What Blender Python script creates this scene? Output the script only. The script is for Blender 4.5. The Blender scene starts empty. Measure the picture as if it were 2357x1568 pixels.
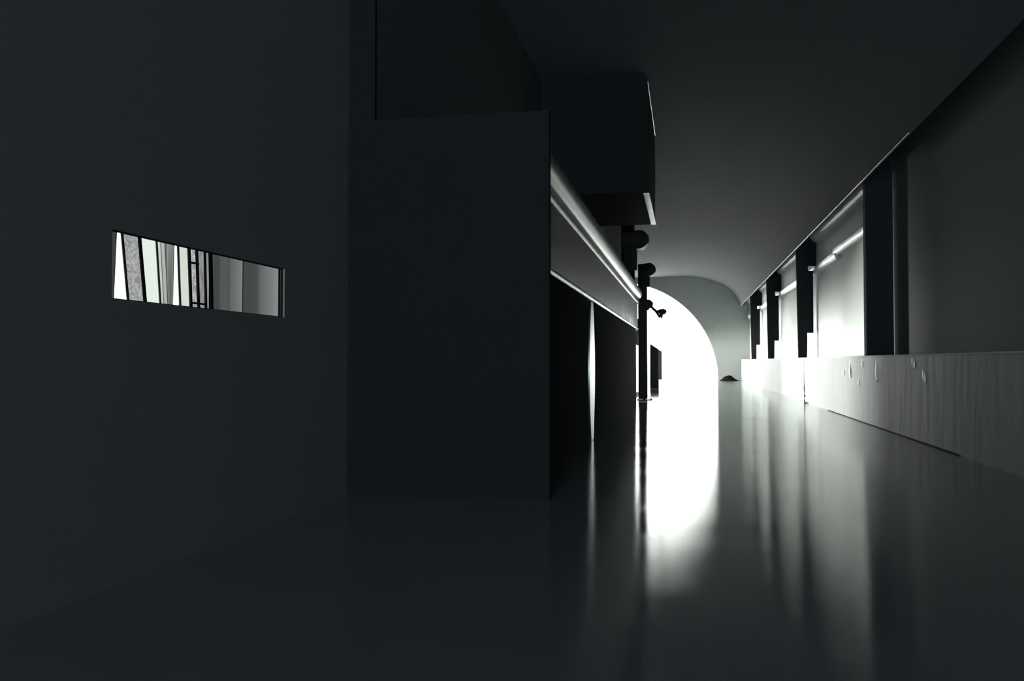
import bpy, bmesh, math, random
from mathutils import Vector, Matrix
random.seed(7)
scn = bpy.context.scene
COL = scn.collection

# ------------------------------------------------------------------ camera
F, CX, CY = 2000.0, 1178.5, 784.0
cam_d = bpy.data.cameras.new('camera'); cam = bpy.data.objects.new('camera', cam_d); COL.objects.link(cam)
cam_d.sensor_width = 36.0; cam_d.lens = 36.0 * F / 2357.0; cam_d.clip_start = 0.05; cam_d.clip_end = 500
yaw, pit = math.atan(401.5 / F), math.atan(48 / F)
cam.location = (0, 0, 1.2)
cam.rotation_euler = (math.radians(90) + pit, 0, yaw)
scn.camera = cam

# ------------------------------------------------------------------ world: bright overcast daylight outside
w = bpy.data.worlds.new('sky'); scn.world = w; w.use_nodes = True
bg = w.node_tree.nodes['Background']
bg.inputs[0].default_value = (0.97, 1.0, 0.965, 1)
bg.inputs[1].default_value = 18.0

# ------------------------------------------------------------------ exposure
vs = scn.view_settings
vs.view_transform = 'Standard'; vs.look = 'None'; vs.gamma = 1.0; vs.exposure = 0.0; vs.use_curve_mapping = False
cy = scn.cycles
cy.use_denoising = True; cy.denoising_input_passes = 'RGB'; cy.max_bounces = 12; cy.diffuse_bounces = 4; cy.glossy_bounces = 6
cy.sample_clamp_indirect = 6.0

# ------------------------------------------------------------------ lamps
def area(name, loc, target, sx, sy, power, color, portal=False, spread=None):
    l = bpy.data.lights.new(name, 'AREA'); l.shape = 'RECTANGLE'; l.size = sx; l.size_y = sy
    l.energy = power; l.color = color
    if portal: l.cycles.is_portal = True
    if spread: l.spread = spread
    o = bpy.data.objects.new(name, l); COL.objects.link(o)
    o.location = loc
    d = Vector(target) - Vector(loc)
    o.rotation_euler = d.to_track_quat('-Z', 'Y').to_euler()
    return o
WHITE = (0.97, 1.0, 0.965)
area('arch_sky_portal', (-4.4, 57.5, 3.2), (-4.4, 50, 3.2), 12.6, 6.4, 1.0, WHITE, portal=True)
area('slot_window_portal', (-3.4, 5.7, 1.9), (0, 5.7, 1.9), 3.6, 1.2, 1.0, WHITE, portal=True)
# strong daylight entering by the tall window of the side room, round the corner on the left
area('side_room_daylight', (-7.4, 33.7, 1.25), (-7.4, 20, 1.25), 4.0, 1.9, 8500.0, WHITE)
area('far_side_fill', (-10.9, 46.0, 1.2), (0, 46.0, 1.2), 15.0, 1.5, 7500.0, WHITE)  # unseen fill lamp added to brighten the far right wall
# faint cool fill added behind the camera to lift the near darks
area('rear_fill', (0.3, -29.5, 2.4), (0.3, 10, 2.4), 5.0, 4.5, 7200.0, (0.72, 0.9, 1.0))

# ------------------------------------------------------------------ materials
def mat(name, color, rough=0.6, metal=0.0, spec=0.5, noise=None, bump=None, streak=None):
    """noise=(scale xyz, amount) varies colour, bump=(scale xyz, strength, distance), streak=(scale xyz, lo, hi) varies roughness"""
    m = bpy.data.materials.new(name); m.use_nodes = True
    nt = m.node_tree; N, L = nt.nodes, nt.links
    p = N['Principled BSDF']
    p.inputs['Base Color'].default_value = (*color, 1); p.inputs['Roughness'].default_value = rough
    p.inputs['Metallic'].default_value = metal; p.inputs['Specular IOR Level'].default_value = spec
    tc = N.new('ShaderNodeTexCoord')
    def nz(scale, detail=5):
        mp = N.new('ShaderNodeMapping'); mp.inputs['Scale'].default_value = scale
        L.new(tc.outputs['Object'], mp.inputs['Vector'])
        t = N.new('ShaderNodeTexNoise'); t.inputs['Scale'].default_value = 1.0; t.inputs['Detail'].default_value = detail
        L.new(mp.outputs[0], t.inputs['Vector']); return t
    if noise:
        t = nz(noise[0]); mx = N.new('ShaderNodeMix'); mx.data_type = 'RGBA'
        a = noise[1]
        mx.inputs[6].default_value = (*[c * (1 - a) for c in color], 1)
        mx.inputs[7].default_value = (*[min(1, c * (1 + a)) for c in color], 1)
        L.new(t.outputs['Fac'], mx.inputs[0]); L.new(mx.outputs[2], p.inputs['Base Color'])
    if bump:
        t = nz(bump[0]); b = N.new('ShaderNodeBump'); b.inputs['Strength'].default_value = bump[1]; b.inputs['Distance'].default_value = bump[2]
        L.new(t.outputs['Fac'], b.inputs['Height']); L.new(b.outputs[0], p.inputs['Normal'])
    if streak:
        t = nz(streak[0]); r = N.new('ShaderNodeMapRange'); r.inputs[1].default_value = 0.3; r.inputs[2].default_value = 0.7
        r.inputs[3].default_value = streak[1]; r.inputs[4].default_value = streak[2]
        L.new(t.outputs['Fac'], r.inputs[0]); L.new(r.outputs[0], p.inputs['Roughness'])
    return m
M = {}
RIPPLE = 0.061
def floor_mat():
    """dark polished concrete: dull body under a soft polish, banded across the hall"""
    m = bpy.data.materials.new('polished_concrete'); m.use_nodes = True
    nt = m.node_tree; N, L = nt.nodes, nt.links; N.clear()
    o = N.new('ShaderNodeOutputMaterial'); df = N.new('ShaderNodeBsdfDiffuse'); gl = N.new('ShaderNodeBsdfAnisotropic')
    gl.distribution = 'BECKMANN'; gl.inputs['Color'].default_value = (0.95, 0.97, 0.95, 1)
    fr = N.new('ShaderNodeFresnel'); fr.inputs['IOR'].default_value = 1.55
    mx = N.new('ShaderNodeMixShader'); tc = N.new('ShaderNodeTexCoord')
    def nz(sc, d=4):
        mp = N.new('ShaderNodeMapping'); mp.inputs['Scale'].default_value = sc
        t = N.new('ShaderNodeTexNoise'); t.inputs['Scale'].default_value = 1; t.inputs['Detail'].default_value = d
        L.new(tc.outputs['Object'], mp.inputs[0]); L.new(mp.outputs[0], t.inputs[0]); return t
    a = nz((0.10, 1.3, 1)); r = N.new('ShaderNodeMapRange'); r.inputs[1].default_value = .3; r.inputs[2].default_value = .7
    r.inputs[3].default_value = 0.10; r.inputs[4].default_value = 0.15
    L.new(a.outputs['Fac'], r.inputs[0]); L.new(r.outputs[0], gl.inputs['Roughness'])
    c = nz((0.6, 1.5, 1)); cr = N.new('ShaderNodeMix'); cr.data_type = 'RGBA'
    cr.inputs[6].default_value = (0.18, 0.19, 0.195, 1); cr.inputs[7].default_value = (0.23, 0.24, 0.245, 1)
    L.new(c.outputs['Fac'], cr.inputs[0]); L.new(cr.outputs[2], df.inputs['Color'])
    # fine trowel ripples running across the hall: slopes swing between -A and +A along the hall
    ws = N.new('ShaderNodeVectorMath'); ws.operation = 'SCALE'; ws.inputs['Scale'].default_value = 1500.0
    L.new(tc.outputs['Object'], ws.inputs[0])
    wn = N.new('ShaderNodeTexWhiteNoise'); wn.noise_dimensions = '3D'; L.new(ws.outputs[0], wn.inputs['Vector'])
    def ma(op, a_, b_):
        q = N.new('ShaderNodeMath'); q.operation = op
        for k, v in enumerate((a_, b_)):
            if v is None: continue
            if isinstance(v, (int, float)): q.inputs[k].default_value = v
            else: L.new(v, q.inputs[k])
        return q.outputs[0]
    sc_ = N.new('ShaderNodeSeparateColor'); L.new(wn.outputs['Color'], sc_.inputs[0])
    ph = ma('MULTIPLY', sc_.outputs[0], 6.2832)
    am = ma('ADD', ma('MULTIPLY', sc_.outputs[1], RIPPLE * 0.55), RIPPLE * 0.62)
    sl = ma('MULTIPLY', ma('SINE', ph, None), am)
    cv = N.new('ShaderNodeCombineXYZ'); L.new(sl, cv.inputs['Y']); cv.inputs['Z'].default_value = 1
    nm = N.new('ShaderNodeVectorMath'); nm.operation = 'NORMALIZE'; L.new(cv.outputs[0], nm.inputs[0])
    L.new(nm.outputs[0], gl.inputs['Normal'])
    L.new(fr.outputs[0], mx.inputs[0]); L.new(df.outputs[0], mx.inputs[1]); L.new(gl.outputs[0], mx.inputs[2]); L.new(mx.outputs[0], o.inputs[0])
    return m
M['floor'] = floor_mat()
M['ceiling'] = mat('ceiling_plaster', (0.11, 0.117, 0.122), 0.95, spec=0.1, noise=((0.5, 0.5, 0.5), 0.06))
M['wall'] = mat('pale_plaster', (0.66, 0.68, 0.66), 0.8, spec=0.1, noise=((2, 3, 0.4), 0.10), bump=((3, 5, 0.5), 0.25, 0.03))
M['dado'] = mat('pale_stained_plaster', (0.31, 0.321, 0.31), 0.7, spec=0.15, noise=((2, 5, 0.5), 0.16), bump=((2, 3.2, 0.9), 0.5, 0.06))
M['shaded_bay'] = mat('shaded_bay_plaster', (0.19, 0.20, 0.20), 0.85, spec=0.1)  # bay wall again, darkened: shade of the near bays put into the colour
M['lit_drip'] = mat('lit_drip_white', (0.85, 0.86, 0.83), 0.5, spec=0.4)  # white stands in for the light caught by the raised drips
M['end_wall'] = mat('end_wall_plaster', (0.24, 0.255, 0.24), 0.85, spec=0.1)
M['shaded_wall'] = mat('shade_black_wall', (0.012, 0.0125, 0.013), 0.95, spec=0.05)  # near black stands in for shade on the faces toward the rear fill
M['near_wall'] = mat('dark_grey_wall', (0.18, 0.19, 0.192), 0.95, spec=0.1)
M['upper_wall'] = mat('lit_upper_wall', (0.10, 0.105, 0.108), 0.95, spec=0.0)  # same wall as below, lightened to stand in for light up there
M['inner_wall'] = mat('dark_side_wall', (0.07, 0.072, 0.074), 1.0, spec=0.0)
M['black'] = mat('black_paint', (0.012, 0.012, 0.013), 0.9, spec=0.05)
M['fascia'] = mat('lacquered_fascia', (0.03, 0.032, 0.032), 0.3, spec=0.6, bump=((3, 0.3, 0.6), 0.12, 0.015), streak=((2, 3, 0.3), 0.22, 0.42))
M['rail'] = mat('pale_lacquered_rail', (0.04, 0.042, 0.04), 0.26, spec=0.8)
M['cornice'] = mat('worn_pale_moulding', (0.62, 0.64, 0.62), 0.4, spec=0.6, noise=((1.2, 1.6, 6), 0.55), bump=((2, 1.2, 6), 0.6, 0.03))
M['steel'] = mat('polished_steel', (0.75, 0.76, 0.74), 0.2, metal=1.0)
M['tile'] = mat('white_glazed_tile', (0.85, 0.86, 0.83), 0.25, spec=0.8)
M['pier'] = mat('shade_black_pier', (0.014, 0.015, 0.017), 0.9, spec=0.05)  # near black: shade on the camera-facing sides put into the colour
M['ground'] = mat('pale_paving', (0.5, 0.5, 0.49), 0.8)
M['cabinet'] = mat('dark_cabinet_paint', (0.02, 0.022, 0.024), 0.9, spec=0.05)
M['cabinet_side'] = mat('grey_cabinet_panel', (0.2, 0.21, 0.2), 0.7, spec=0.1)
M['rubble'] = mat('dark_rubble', (0.008, 0.008, 0.008), 1.0, spec=0.0, noise=((8, 8, 8), 0.4))
M['lens'] = mat('rim_highlight', (0.85, 0.87, 0.85), 0.15, spec=0.9)  # white painted in for the highlight under each head, no real glass

def glass(name, t, noise=None):
    """window glass and sheer cloth: lets through the share t of the daylight behind it"""
    m = bpy.data.materials.new(name); m.use_nodes = True
    nt = m.node_tree; N, L = nt.nodes, nt.links; N.clear()
    o = N.new('ShaderNodeOutputMaterial'); tr = N.new('ShaderNodeBsdfTransparent'); gl = N.new('ShaderNodeBsdfGlossy')
    gl.inputs['Roughness'].default_value = 0.3; gl.inputs['Color'].default_value = (1, 1, 1, 1)
    mx = N.new('ShaderNodeMixShader'); mx.inputs[0].default_value = 0.0 if t < .99 else 0.02
    c = (t * 0.97, t, t * 0.97, 1)
    tr.inputs['Color'].default_value = c
    if noise:
        tc = N.new('ShaderNodeTexCoord'); mp = N.new('ShaderNodeMapping'); mp.inputs['Scale'].default_value = noise[0]
        tx = N.new('ShaderNodeTexNoise'); tx.inputs['Scale'].default_value = 1; tx.inputs['Detail'].default_value = 3
        L.new(tc.outputs['Object'], mp.inputs[0]); L.new(mp.outputs[0], tx.inputs[0])
        r = N.new('ShaderNodeMapRange'); r.inputs[1].default_value = .3; r.inputs[2].default_value = .7
        r.inputs[3].default_value = t * (1 - noise[1]); r.inputs[4].default_value = t * (1 + noise[1])
        L.new(tx.outputs['Fac'], r.inputs[0])
        cb = N.new('ShaderNodeCombineColor')
        for i in range(3): L.new(r.outputs[0], cb.inputs[i])
        L.new(cb.outputs[0], tr.inputs['Color'])
    L.new(tr.outputs[0], mx.inputs[1]); L.new(gl.outputs[0], mx.inputs[2]); L.new(mx.outputs[0], o.inputs[0])
    return m

# ------------------------------------------------------------------ mesh helpers
class MB:
    def __init__(s): s.bm = bmesh.new()
    def box(s, x0, x1, y0, y1, z0, z1, bevel=0):
        vs_ = [s.bm.verts.new((x, y, z)) for z in (z0, z1) for y in (y0, y1) for x in (x0, x1)]
        fs = [s.bm.faces.new([vs_[i] for i in q]) for q in ((0, 2, 3, 1), (4, 5, 7, 6), (0, 1, 5, 4), (2, 6, 7, 3), (0, 4, 6, 2), (1, 3, 7, 5))]
        if bevel:
            es = list({e for f in fs for e in f.edges})
            bmesh.ops.bevel(s.bm, geom=es, offset=bevel, segments=2, affect='EDGES', profile=0.5)
        return s
    def hexa(s, pts, bevel=0):          # 8 corners: bottom ring then top ring
        v = [s.bm.verts.new(p) for p in pts]
        fs = [s.bm.faces.new([v[i] for i in q]) for q in ((3, 2, 1, 0), (4, 5, 6, 7), (0, 1, 5, 4), (1, 2, 6, 5), (2, 3, 7, 6), (3, 0, 4, 7))]
        if bevel:
            es = list({e for f in fs for e in f.edges})
            bmesh.ops.bevel(s.bm, geom=es, offset=bevel, segments=2, affect='EDGES', profile=0.5)
        return s
    def extrude_y(s, prof, y0, y1, n=1):   # closed profile of (x, z)
        rings = []
        for k in range(n + 1):
            y = y0 + (y1 - y0) * k / n
            rings.append([s.bm.verts.new((x, y, z)) for x, z in prof])
        m = len(prof)
        for a, b in zip(rings, rings[1:]):
            for i in range(m): s.bm.faces.new([a[i], a[(i + 1) % m], b[(i + 1) % m], b[i]])
        s.bm.faces.new(rings[0][::-1]); s.bm.faces.new(rings[-1])
        return s
    def tube(s, pts, rs, seg=16, sx=1.0):
        pts = [Vector(p) for p in pts]
        if not isinstance(rs, (list, tuple)): rs = [rs] * len(pts)
        rings = []
        for i, p in enumerate(pts):
            d = (pts[min(i + 1, len(pts) - 1)] - pts[max(i - 1, 0)]).normalized()
            up = Vector((0, 0, 1)) if abs(d.z) < 0.9 else Vector((0, 1, 0))
            a = d.cross(up).normalized(); b = a.cross(d).normalized()
            rings.append([s.bm.verts.new(p + rs[i] * (a * math.cos(t) * sx + b * math.sin(t))) for t in (2 * math.pi * k / seg for k in range(seg))])
        for A, B in zip(rings, rings[1:]):
            for k in range(seg): s.bm.faces.new([A[k], A[(k + 1) % seg], B[(k + 1) % seg], B[k]])
        s.bm.faces.new(rings[0][::-1]); s.bm.faces.new(rings[-1])
        return s
    def build(s, name, m, parent=None, smooth=False):
        bmesh.ops.recalc_face_normals(s.bm, faces=s.bm.faces)
        me = bpy.data.meshes.new(name); s.bm.to_mesh(me); s.bm.free()
        me.materials.append(m)
        if smooth:
            for p in me.polygons: p.use_smooth = True
            me.set_sharp_from_angle(angle=math.radians(38))
        o = bpy.data.objects.new(name, me); COL.objects.link(o)
        if parent:
            o.parent = parent
            o.location = -parent.location
        return o
def thing(name, label, cat, loc=(0, 0, 0), group=None):
    o = bpy.data.objects.new(name, None); COL.objects.link(o); o.location = loc; o.empty_display_size = 0.2
    return tag(o, label, cat, group)
def tag(o, label, cat, group=None):
    o['label'] = label; o['category'] = cat
    if group: o['group'] = group
    return o
def struct(o, label=None):
    o['kind'] = 'structure'
    if label: o['label'] = label
    return o

# ------------------------------------------------------------------ the setting
H, Y1 = 6.65, 57.0
XR, XB = 3.40, 3.95         # face of the low wall, back of the bays above it
XL = -2.75                  # upper left wall
LEDGE = 1.28
b = MB().box(-11.6, 4.3, -30.3, 57.6, -0.3, 0.0)
struct(b.build('floor', M['floor']), 'dark polished floor reflecting the bright arch')
b = MB().box(-40, 40, 57.62, 130, -0.33, -0.03)
struct(b.build('floor_outside', M['ground']), 'pale ground outside beyond the arch')

# ceiling: shallow vault springing from the right wall
prof = []
n = 22
for i in range(n + 1):
    t = i / n * math.pi / 2
    prof.append((-0.4 + 3.72 * math.sin(t), 4.62 + (H - 4.62) * math.cos(t)))
prof = [(-11.6, H)] + prof + [(3.32, 4.66), (3.30, 5.42), (4.3, 5.42), (4.3, 7.1), (-11.6, 7.1)]
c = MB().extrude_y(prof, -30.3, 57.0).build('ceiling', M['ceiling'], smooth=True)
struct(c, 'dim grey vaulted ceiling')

DRIPS = [(19.4, 0.80, 1.24, 0.10), (18.5, 0.70, 0.86, 0.05), (18.1, 1.05, 1.26, 0.05), (16.8, 0.78, 1.22, 0.10), (14.2, 1.08, 1.27, 0.08), (13.6, 0.86, 1.10, 0.07), (20.2, 0.85, 1.10, 0.05)]
# right wall: low wall, then recessed bays
b = MB().box(XR, 4.3, -30.3, 57.0, 0, LEDGE)
rw = struct(b.build('wall_right', M['dado']), 'pale stained low wall with ledge on the right')
b = MB().box(XB, 4.3, 18.7, 57.0, LEDGE, 5.42)
b.build('bay_back', M['wall'], rw)
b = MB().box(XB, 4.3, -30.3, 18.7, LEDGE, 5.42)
b.build('shaded_bay_back', M['shaded_bay'], rw)
b = MB().box(XR - 0.012, XR + 0.10, -30.3, 57.0, LEDGE, LEDGE + 0.03, 0.006)
struct(b.build('trim_1', M['wall']), 'thin edge strip along the top of the right low wall')
b = MB().box(XR - 0.012, XR, 12.0, 22.4, 0, 0.014)
struct(b.build('baseboard_right', M['black']), 'thin dark joint at the foot of the right wall')
# raised drips on the low wall, the light they catch painted in white
for y_, z0_, z1_, rr in DRIPS:
    q = XR + rr * 0.72; dz = z1_ - z0_
    b = MB(); b.tube([(q + .01, y_ + .10, z1_), (q, y_ + .06, z1_ - dz * .35), (q - .004, y_, z0_ + dz * .4), (q - .003, y_ - .02, z0_ + dz * .15), (q + .01, y_ - .06, z0_)], [rr * .8, rr * .95, rr * 1.1, rr * .95, rr * .5], 14)
    b.build('wall_drip', M['lit_drip'], rw, smooth=True)
# cornice and moulding at the back of the bays
def arc(cx, cz, rx, rz, a0, a1, n=8):
    return [(cx + rx * math.cos(math.radians(a0 + (a1 - a0) * i / n)), cz + rz * math.sin(math.radians(a0 + (a1 - a0) * i / n))) for i in range(n + 1)]
b = MB().extrude_y([(XB, 5.30)] + [(XB - 0.22, 5.30)] + arc(XB - 0.0, 5.1, 0.20, 0.22, 180, 270), 18.0, 57.0, 1)
struct(b.build('trim_2', M['cornice'], smooth=True), 'worn pale cornice high on the right wall')
b = MB().extrude_y([(XB, 4.08), (XB - 0.13, 4.08)] + arc(XB, 4.02, 0.13, 0.16, 180, 270), 24.0, 57.0, 1)
struct(b.build('trim_3', M['cornice'], smooth=True), 'pale moulding along the bays of the right wall')
b = MB().extrude_y([(XB, 4.16), (XB - 0.14, 4.16)] + arc(XB, 4.10, 0.14, 0.13, 180, 270), 18.6, 24.2, 1)
struct(b.build('trim_4', M['cornice'], smooth=True), 'displaced length of moulding in the nearest lit bay')
b = MB().tube([(3.315, 14, 4.655), (3.315, 57, 4.655)], 0.012, 8)
struct(b.build('trim_5', M['cornice'], smooth=True), 'thin bright line along the spring of the ceiling')

# end wall with round arch
ax, R = -4.4, 6.38
bm = bmesh.new()
A = [(ax + R * math.cos(t), R * math.sin(t)) for t in (math.pi * i / 72 for i in range(73))]
def strip(y):
    inner = [bm.verts.new((x, y, z)) for x, z in A]
    outer = []
    for x, z in A:
        t = math.atan2(z, x - ax)
        # project on to the rectangle around the arch
        k = min((15.0 / abs(math.cos(t))) if abs(math.cos(t)) > 1e-6 else 1e9, (7.0 / math.sin(t)) if math.sin(t) > 1e-6 else 1e9)
        ox, oz = ax + k * math.cos(t), k * math.sin(t)
        ox = max(-11.6, min(4.3, ox)); outer.append(bm.verts.new((ox, y, oz)))
    return inner, outer
i0, o0 = strip(57.0); i1, o1 = strip(57.5)
for k in range(72):
    bm.faces.new([i0[k], i0[k + 1], o0[k + 1], o0[k]]); bm.faces.new([i1[k + 1], i1[k], o1[k], o1[k + 1]])
    bm.faces.new([i0[k], i1[k], i1[k + 1], i0[k + 1]]); bm.faces.new([o0[k + 1], o1[k + 1], o1[k], o0[k]])
b = MB(); b.bm.free(); b.bm = bm
struct(b.build('wall_end', M['end_wall']), 'far end wall with a wide round arch open to daylight')

# left side: near wall with slot window
NX = -3.0
b = MB()
wy0, wy1, wz0, wz1 = 4.11, 6.14, 1.535, 1.905
for xa, xb, ya, yb, za, zb in ((NX - 0.03, NX, wy0, wy1, wz0, wz1), (NX - 0.35, NX - 0.03, wy0 - 0.1, wy1 + 1.15, wz0 - 0.1, wz1 + 0.5)):
    b.box(xa, xb, -30.3, ya, 0, H); b.box(xa, xb, yb, 7.4, 0, H)      # the opening widens outwards
    b.box(xa, xb, ya, yb, 0, za); b.box(xa, xb, ya, yb, zb, H)
struct(b.build('wall_left', M['near_wall']), 'dark near left wall with a narrow slot window')
# left side: dark block of wall from the jog to the corner
b = MB()
b.box(-3.35, -1.45, 7.45, 25.8, 0, 3.38)
b.box(-3.35, -1.88, 20.6, 25.8, 3.38, H)
wi = struct(b.build('wall_left_inner', M['inner_wall']), 'black left wall stepping out into the hall')
b = MB(); b.box(-3.35, XL, 7.45, 20.6, 3.38, H); b.build('upper_face', M['upper_wall'], wi)
b = MB(); b.box(-3.35, -1.45, 7.40, 7.45, 0, 3.38); b.box(-3.35, XL, 7.40, 7.45, 3.38, H); b.box(-1.45, -1.16, 7.40, 7.5, 0, 3.38)
b.build('end_face', M['shaded_wall'], wi)
# unseen side room: cross wall added to cut light above its opening; screen with window
b = MB()
b.box(-11.0, -1.62, 27.9, 28.2, 2.12, H)
b.box(-11.0, -9.2, 27.9, 28.2, 0, 2.12)
b.box(-11.6, -3.35, 25.5, 25.8, 0, H)
struct(b.build('wall_light_cut', M['black']), 'unseen cross wall added to cut the side light above a low opening')
b = MB()
b.box(-11.6, -11.0, 25.5, 57.0, 0, H)
struct(b.build('wall_side_room_far', M['end_wall']), 'outer wall of the side room')
b = MB()
b.box(-11.0, -8.7, 34.0, 34.3, 0, 3.2); b.box(-3.7, -3.45, 34.0, 34.3, 0, 3.2)
b.box(-8.7, -3.7, 34.0, 34.3, 2.5, 3.2); b.box(-8.7, -3.7, 34.0, 34.3, 0, 0.2)
wf = struct(b.build('wall_side_screen', M['black']), 'low screen wall holding the side window')
b = MB()
for x in (-8.7, -7.03, -5.36, -3.76): b.box(x, x + 0.06, 34.0, 34.1, 0.2, 2.5)
b.box(-8.7, -3.7, 34.0, 34.1, 2.44, 2.5); b.box(-8.7, -3.7, 34.0, 34.1, 0.2, 0.26)
struct(b.build('window_2', M['black']), 'window frame of the side screen')
b = MB(); b.box(-11.0, -1.72, 28.2, 34.3, 2.55, 2.75); b.box(-1.80, -1.72, 28.2, 34.3, 1.80, 2.75)  # unseen slab and edge beam added to cut light from the side lamp
struct(b.build('ceiling_light_cut', M['black']), 'unseen low slab added to cut the side light')
b = MB(); b.box(-11.0, -1.62, 25.85, 34.0, 0.0, 0.012)  # unseen dark sheet added to stop the floor bouncing the side light
struct(b.build('floor_bounce_cut', M['black']), 'unseen matte dark sheet added to stop floor bounce in the side room')
b = MB(); b.box(-11.0, -4.2, 34.3, 56.4, 2.0, 2.2)  # unseen slab added to keep the far side fill low on the walls
struct(b.build('ceiling_far_light_cut', M['black']), 'unseen dark slab added to cut the far side fill')
# rear end of the hall, behind the camera
b = MB().box(-3.35, 4.3, -30.6, -30.3, 0, 7.1)
struct(b.build('wall_back', M['near_wall']), 'rear wall of the hall')

# ------------------------------------------------------------------ slot window and what shows in it
win = thing('window_1', 'narrow slot window with upright bars in the dark left wall', 'window', (NX - 0.12, wy0, wz0))
del win['category']; win['kind'] = 'structure'
gx = NX - 0.02
b = MB()
b.box(gx - 0.01, gx + 0.006, wy0, wy0 + 0.008, wz0, wz1); b.box(gx - 0.01, gx + 0.006, wy1 - 0.008, wy1, wz0, wz1)
b.box(gx - 0.01, gx + 0.006, wy0, wy1, wz0, wz0 + 0.005); b.box(gx - 0.01, gx + 0.006, wy0, wy1, wz1 - 0.005, wz1)
b.build('window_frame', M['black'], win)
PH = {}
def pane_mat(t, noise=None):
    k = (t, noise)
    if k not in PH: PH[k] = glass('window_glass', t, noise)
    return PH[k]
# tall bars: (y at foot, width, lean towards the camera at the top)
def bar(y, wd, lean, name='mullion'):
    y *= 0.968
    x0, x1 = gx - 0.004, gx + 0.006
    b = MB().hexa([(x0, y - wd / 2, wz0), (x1, y - wd / 2, wz0), (x1, y + wd / 2, wz0), (x0, y + wd / 2, wz0),
                   (x0, y - wd / 2 - lean, wz1), (x1, y - wd / 2 - lean, wz1), (x1, y + wd / 2 - lean, wz1), (x0, y + wd / 2 - lean, wz1)])
    return b.build(name, M['black'], win)
PIECES = [  # y0, y1 at the foot, lean of left and of right edge at the top, brightness wanted of the daylight seen through, grain
    (4.110, 4.300, 0.00, -0.02, 0.05, None),
    (4.300, 4.415, -0.02, 0.06, 3.0, None),
    (4.415, 4.575, 0.06, 0.06, 0.36, ((60, 60, 60), 0.25)),
    (4.575, 4.730, 0.06, 0.045, 0.86, None),
    (4.730, 4.775, 0.045, 0.04, 0.60, None),
    (4.775, 4.815, 0.04, 0.035, 0.46, None),
    (4.815, 4.868, 0.035, -0.01, 0.26, ((6, 45, 1), 0.45)),
    (4.868, 4.935, -0.01, 0.03, 3.0, None),
    (4.935, 5.055, 0.03, 0.03, 0.72, None),
    (5.055, 5.150, 0.03, 0.03, 0.42, ((60, 60, 60), 0.3)),
    (5.150, 5.235, 0.03, 0.02, 0.27, ((40, 40, 10), 0.2)),
    (5.235, 5.262, 0.02, 0.02, 0.40, None),
    (5.262, 5.295, 0.02, 0.02, 0.30, None),
    (5.295, 5.340, 0.02, 0.02, 0.18, None),
]
KY = 0.968      # panes sit just behind the wall face
for y0, y1, l0, l1, t, nz in PIECES:
    y0, y1 = max(wy0, y0 * KY), y1 * KY
    x0, x1 = gx - 0.008, gx - 0.003
    b = MB().hexa([(x0, y0, wz0), (x1, y0, wz0), (x1, y1, wz0), (x0, y1, wz0), (x0, y0 - l0, wz1), (x1, y0 - l0, wz1), (x1, y1 - l1, wz1), (x0, y1 - l1, wz1)])
    tt = math.sqrt(t / 18.0)       # two faces
    b.build('pane', pane_mat(tt, nz), win)
for y, wd, ln in ((4.420, 0.008, 0.06), (4.578, 0.022, 0.06), (4.731, 0.003, 0.045), (4.940, 0.008, 0.03), (5.062, 0.020, 0.03), (5.150, 0.020, 0.03), (5.238, 0.014, 0.02), (5.292, 0.003, 0.02)):
    bar(y, wd, ln)
for z, y0, y1 in ((1.815, 5.04, 5.145), (1.565, 5.06, 5.24)):
    MB().box(gx - 0.003, gx + 0.004, y0 * KY, y1 * KY, z - 0.006, z + 0.006).build('cross_bar', M['black'], win)
# two wide sheer cloths hanging in the right half of the slot
def cloth(name, y0, y1, t0, t1, amp, label):
    b = MB(); n = 28; prev = None
    for i in range(n + 1):
        f = i / n; y = y0 + (y1 - y0) * f
        x = gx - 0.010 + amp * math.sin(f * math.pi * 3.2)
        top = b.bm.verts.new((x, y, wz1 + 0.04)); bot = b.bm.verts.new((x, y, wz0 - 0.01))
        if prev: b.bm.faces.new([prev[1], bot, top, prev[0]])
        prev = (top, bot)
    m = bpy.data.materials.new('sheer_cloth'); m.use_nodes = True
    N, L = m.node_tree.nodes, m.node_tree.links; N.clear()
    o = N.new('ShaderNodeOutputMaterial'); tr = N.new('ShaderNodeBsdfTransparent')
    tc = N.new('ShaderNodeTexCoord'); sp = N.new('ShaderNodeSeparateXYZ'); r = N.new('ShaderNodeValToRGB')
    L.new(tc.outputs['Generated'], sp.inputs[0]); L.new(sp.outputs['Y'], r.inputs[0])
    e = r.color_ramp.elements
    stops = t0
    e[0].position, e[0].color = stops[0][0], (stops[0][1] * .9, stops[0][1], stops[0][1] * 1.02, 1)
    e[1].position, e[1].color = stops[-1][0], (stops[-1][1] * .93, stops[-1][1], stops[-1][1] * .96, 1)
    for p_, v in stops[1:-1]:
        q = e.new(p_); q.color = (v * .92, v, v, 1)
    L.new(r.outputs[0], tr.inputs['Color']); L.new(tr.outputs[0], o.inputs[0])
    ob = b.build(name, m, smooth=True)
    return tag(ob, label, 'curtain')
cloth('curtain', 5.12, 5.575, [(0, .0036), (.25, .0034), (.3, .0052), (.52, .0056), (.56, .0045), (.62, .0075), (1, .0135)], 0, 0.01, 'grey sheer curtain beside the cross bars in the left slot window')
cloth('curtain', 5.553, 6.125, [(0, .0036), (.38, .0040), (.5, .0075), (.85, .0135), (1, .015)], 0, 0.01, 'plain grey sheer curtain at the right end of the slot window')
MB().box(gx - 0.012, gx - 0.004, 6.098, 6.114, wz0, wz1).build('mullion', M['black'], win)
MB().box(gx - 0.012, gx - 0.006, 6.114, 6.13, wz0, wz1).build('pane', pane_mat(0.06, None), win)

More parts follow.
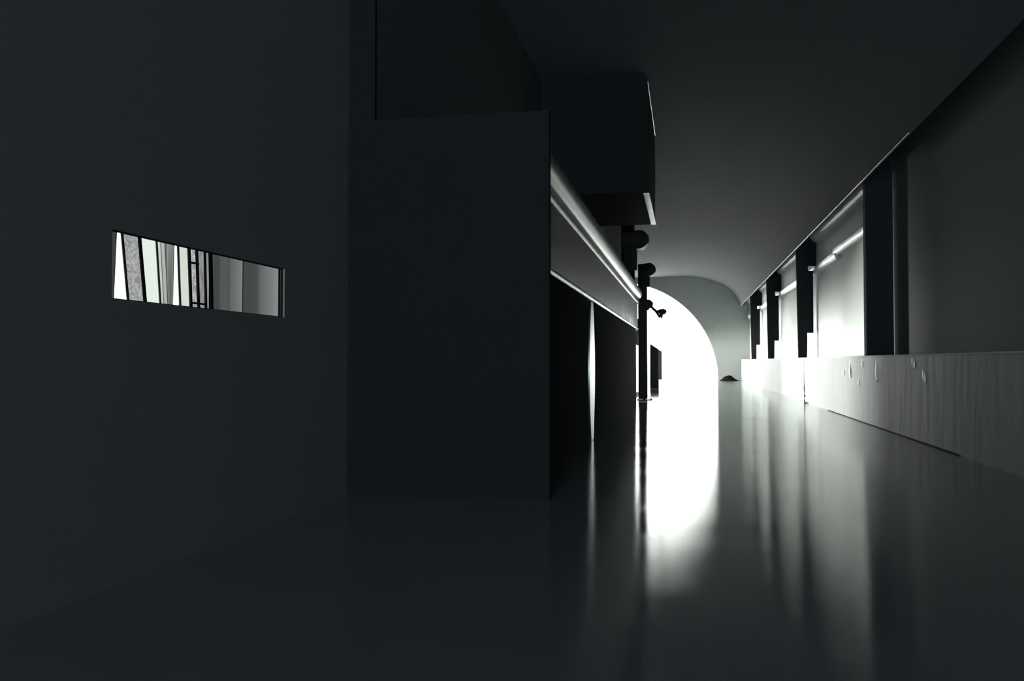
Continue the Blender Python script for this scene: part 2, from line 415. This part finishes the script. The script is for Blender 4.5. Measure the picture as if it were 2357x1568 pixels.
# ------------------------------------------------------------------ fascia beam along the left wall
fb = thing('fascia_beam', 'long glossy fascia beam running along the top of the low black left wall', 'beam', (-1.42, 16, 2.15))
MB().box(-1.50, -1.405, 7.5, 25.8, 2.14, 3.30).build('board', M['fascia'], fb)
pr_ = arc(-1.42, 3.20, 0.135, 0.165, 90, -90, 14) + [(-1.47, 3.05), (-1.47, 3.36)]
MB().extrude_y(pr_, 7.5, 26.0).build('top_rail', M['rail'], fb, smooth=True)
pr_ = arc(-1.41, 2.965, 0.035, 0.07, 90, -90, 10) + [(-1.45, 2.9), (-1.45, 3.03)]
MB().extrude_y(pr_, 7.5, 26.0).build('lower_rail', M['rail'], fb, smooth=True)
pr_ = arc(-1.41, 2.15, 0.035, 0.035, 90, -90, 8) + [(-1.45, 2.115), (-1.45, 2.185)]
MB().extrude_y(pr_, 7.5, 25.8).build('lip', M['rail'], fb, smooth=True)

# polished strip on the black wall
b = MB(); n = 24; rows = []
for i in range(n + 1):
    z = 0.004 + 2.10 * i / n; hw = 0.07 + 0.24 * math.sin(math.pi * (0.06 + 0.88 * i / n))
    row = []
    for k in range(7):                       # face slightly turned and gently rounded
        u = -1 + k / 3; y = 13.3 + hw * u
        row.append(b.bm.verts.new((-1.412 + 0.026 * hw * u - 0.002 * u * u, y, z)))
    row += [b.bm.verts.new((-1.447, 13.3 + hw, z)), b.bm.verts.new((-1.447, 13.3 - hw, z))]
    rows.append(row)
for A_, B_ in zip(rows, rows[1:]):
    for k in range(9): b.bm.faces.new([A_[k], A_[(k + 1) % 9], B_[(k + 1) % 9], B_[k]])
b.bm.faces.new(rows[0][::-1]); b.bm.faces.new(rows[-1])
tag(b.build('metal_strip', M['steel'], smooth=True), 'slender polished upright strip on the black wall under the fascia beam', 'strip')

# ------------------------------------------------------------------ box hanging under the ceiling
bx = thing('ceiling_box', 'big black box hanging under the ceiling at the left wall', 'box', (-1.7, 18.5, 4.4))
MB().box(-2.75, -0.70, 16.5, 20.5, 4.40, 6.62, 0.015).build('housing', M['black'], bx)
y0, y1 = 16.6, 20.4
for i in range(5):
    a_, c_ = y0 + (y1 - y0) * i / 5 + 0.02, y0 + (y1 - y0) * (i + 1) / 5 - 0.02
    o = MB().box(-0.79, -0.675, a_, c_, 4.375, 4.402, 0.004).build('tile', M['tile'], bx)
    o['label'] = 'small white glazed tile on the lower edge'
o = MB().tube([(-0.698, 16.55, 6.50), (-0.698, 20.45, 6.50)], 0.02, 10).build('highlight_strip', M['steel'], bx, smooth=True)  # tube added to draw the highlight along the upper edge
o['label'] = 'thin steel strip added for the highlight on the upper edge'

# ------------------------------------------------------------------ posts with round heads
def head(parent, xl, xr, y, zc, r, flat=0.0):
    """a rounded lamp head reaching right from its post, blunt at the left"""
    b = MB(); n = 10; pts = []; rs = []
    L = xr - xl
    for i in range(n + 1):
        f = i / n; pts.append((xl + (L - r) * f, y, zc - 0.02 * (1 - f))); rs.append(r * (0.88 + 0.12 * f))
    for i in range(1, 10):
        a = math.pi / 2 * i / 9.3
        pts.append((xr - r + r * math.sin(a), y, zc)); rs.append(r * math.cos(a))
    b.tube(pts, rs, 24)
    hd = b.build('lamp_head', M['black'], parent, smooth=True)
    b = MB()
    cx_ = xr - r; an = [math.radians(a) for a in (-104, -85, -65, -45, -25)]
    b.tube([(cx_ + r * 0.97 * math.cos(a), y - 0.08, zc + r * 0.97 * math.sin(a)) for a in an], [r * .04, r * .13, r * .15, r * .12, r * .03], 10)
    ln = b.build('lens', M['lens'], hd, smooth=True); ln.location = (0, 0, 0)
    ln['label'] = 'pale crescent painted in as the highlight under the black head'
    return hd
p = thing('lamp_post', 'black post with the largest round head, standing on the left fascia beam', 'lamp post', (-1.27, 20.4, 3.36))
MB().box(-1.42, -1.125, 20.3, 20.6, 3.34, 4.22, 0.02).build('post', M['black'], p)
head(p, -1.45, -0.84, 20.4, 4.03, 0.235)
p = thing('lamp_post', 'tall black post standing on the floor at the corner, round head on top', 'lamp post', (-1.34, 27.6, 0))
MB().box(-1.485, -1.205, 27.5, 27.7, 0.02, 4.26, 0.015).build('post', M['black'], p)
MB().box(-1.39, -1.12, 27.45, 27.75, 3.55, 3.95, 0.05).build('collar', M['black'], p)
head(p, -1.45, -0.93, 27.6, 4.08, 0.22)
b = MB()
b.tube([(-1.24, 27.5, 0.17), (-1.05, 27.1, 0.015)], 0.014, 8); b.tube([(-1.05, 27.1, 0.015), (-1.45, 27.2, 0.015)], 0.016, 8)
b.box(-1.50, -1.32, 26.9, 27.7, 0.0, 0.03)
b.build('foot', M['black'], p)
p = thing('lamp_post', 'distant black post behind the corner post, with two small heads on a thin arm', 'lamp post', (-1.75, 36, 0))
MB().box(-1.84, -1.60, 35.9, 36.1, 0.0, 3.7, 0.015).build('post', M['black'], p)
hb = MB(); hb.tube([(-1.8, 36, 3.50), (-1.62, 36, 3.52), (-1.48, 36, 3.51), (-1.40, 36, 3.48), (-1.36, 36, 3.43)], [0.2, 0.24, 0.22, 0.14, 0.03], 20)
hb.build('lamp_head', M['black'], p, smooth=True)
MB().tube([(-1.42, 36, 3.44), (-1.22, 36, 3.26), (-1.05, 36, 2.98)], [0.05, 0.06, 0.04], 8).build('arm', M['pier'], p, smooth=True)
hb = MB(); hb.tube([(-1.20, 36, 3.26), (-1.12, 36, 3.25), (-1.00, 36, 3.22), (-0.88, 36, 3.24), (-0.82, 36, 3.27), (-0.80, 36, 3.29)], [0.02, 0.07, 0.13, 0.12, 0.07, 0.01], 20)
hb.tube([(-1.02, 36, 3.15), (-0.99, 36, 3.02), (-0.98, 36, 2.94)], [0.10, 0.05, 0.01], 14)
hb.build('lamp_head', M['black'], p, smooth=True)

# ------------------------------------------------------------------ low dark cabinet beyond the post
cb = thing('low_cabinet', 'low dark block standing on the floor in front of the bright arch', 'cabinet', (-1.45, 40.7, 0))
MB().hexa([(-1.63, 40.0, 0), (-1.27, 40.0, 0.0), (-1.27, 41.5, 0.0), (-1.63, 41.5, 0), (-1.63, 40.0, 2.0), (-1.27, 40.0, 1.76), (-1.27, 41.5, 1.76), (-1.63, 41.5, 2.0)], 0.015).build('body', M['cabinet'], cb)
o = MB().hexa([(-1.27, 40.1, 0.36), (-1.12, 40.1, 0.36), (-1.12, 41.4, 0.36), (-1.27, 41.4, 0.36), (-1.27, 40.1, 1.74), (-1.12, 40.1, 1.66), (-1.12, 41.4, 1.66), (-1.27, 41.4, 1.74)]).build('end_panel', M['cabinet_side'], cb)
o['label'] = 'lighter grey far end'

# dark heap by the end wall
bm = bmesh.new(); bmesh.ops.create_icosphere(bm, subdivisions=4, radius=1)
for v in bm.verts:
    x, y, z = v.co
    k = max(0, 1 - abs(x + .15)) ** 0.8
    h = 0.36 * k * max(0, z) + 0.04 * math.sin(9 * x + 3 * y) * max(0, z)
    v.co = (2.62 + x * 0.62, 55.4 + y * 0.5, max(0.0, h))
b = MB(); b.bm.free(); b.bm = bm
tag(b.build('rubble_heap', M['rubble'], smooth=True), 'small dark heap on the floor at the foot of the end wall', 'heap')

# thin crack down the low wall, drawn as a raised tube
b = MB(); b.tube([(3.385, 26.75, 1.28), (3.38, 26.75, 0.9), (3.385, 26.72, 0.55), (3.375, 26.65, 0.35), (3.38, 26.6, 0.18), (3.36, 26.5, 0.14), (3.37, 26.55, 0.05), (3.33, 26.3, 0.012), (3.33, 26.0, 0.012)],
                 [0.004, 0.004, 0.008, 0.016, 0.022, 0.01, 0.02, 0.012, 0.022], 8)
tag(b.build('wall_crack', M['black'], smooth=True), 'thin dark crack down the low right wall, drawn as a raised tube', 'wall_crack')

# ------------------------------------------------------------------ piers on the ledge
def pier(y, label):
    p = thing('pier', label, 'pier', (3.55, y, LEDGE + 0.03), 'black piers on the right ledge')
    t = 0.14
    MB().hexa([(3.40, y, LEDGE + .03), (3.655, y, LEDGE + .03), (3.655, y + t, LEDGE + .03), (3.40, y + t, LEDGE + .03),
               (3.335, y, 5.37), (3.72, y, 5.37), (3.72, y + t, 5.37), (3.335, y + t, 5.37)], 0.01).build('shaft', M['pier'], p)
    MB().box(3.60, 3.85, y + 0.01, y + t - 0.01, 2.08, 4.0, 0.01).build('rear_block', M['pier'], p)
    MB().box(3.45, XB - 0.001, y + 0.01, y + t - 0.01, 4.16, 5.37, 0.005).build('bracket', M['pier'], p)
    return p
pier(28.1, 'black pier with a notched back, first slender one left of the broad dark pier')
pier(38.3, 'thin black pier on the ledge, the middle one of the three slender piers')
pier(47.9, 'faint slender black pier on the ledge, closest to the end wall')
p = thing('pier', 'broad dark pier on the ledge at the near edge of the lit bay', 'pier', (3.6, 17.0, LEDGE + 0.03), 'black piers on the right ledge')
MB().box(3.405, 3.90, 17.75, 18.0, LEDGE + .03, 5.37, 0.01).build('shaft', M['pier'], p)
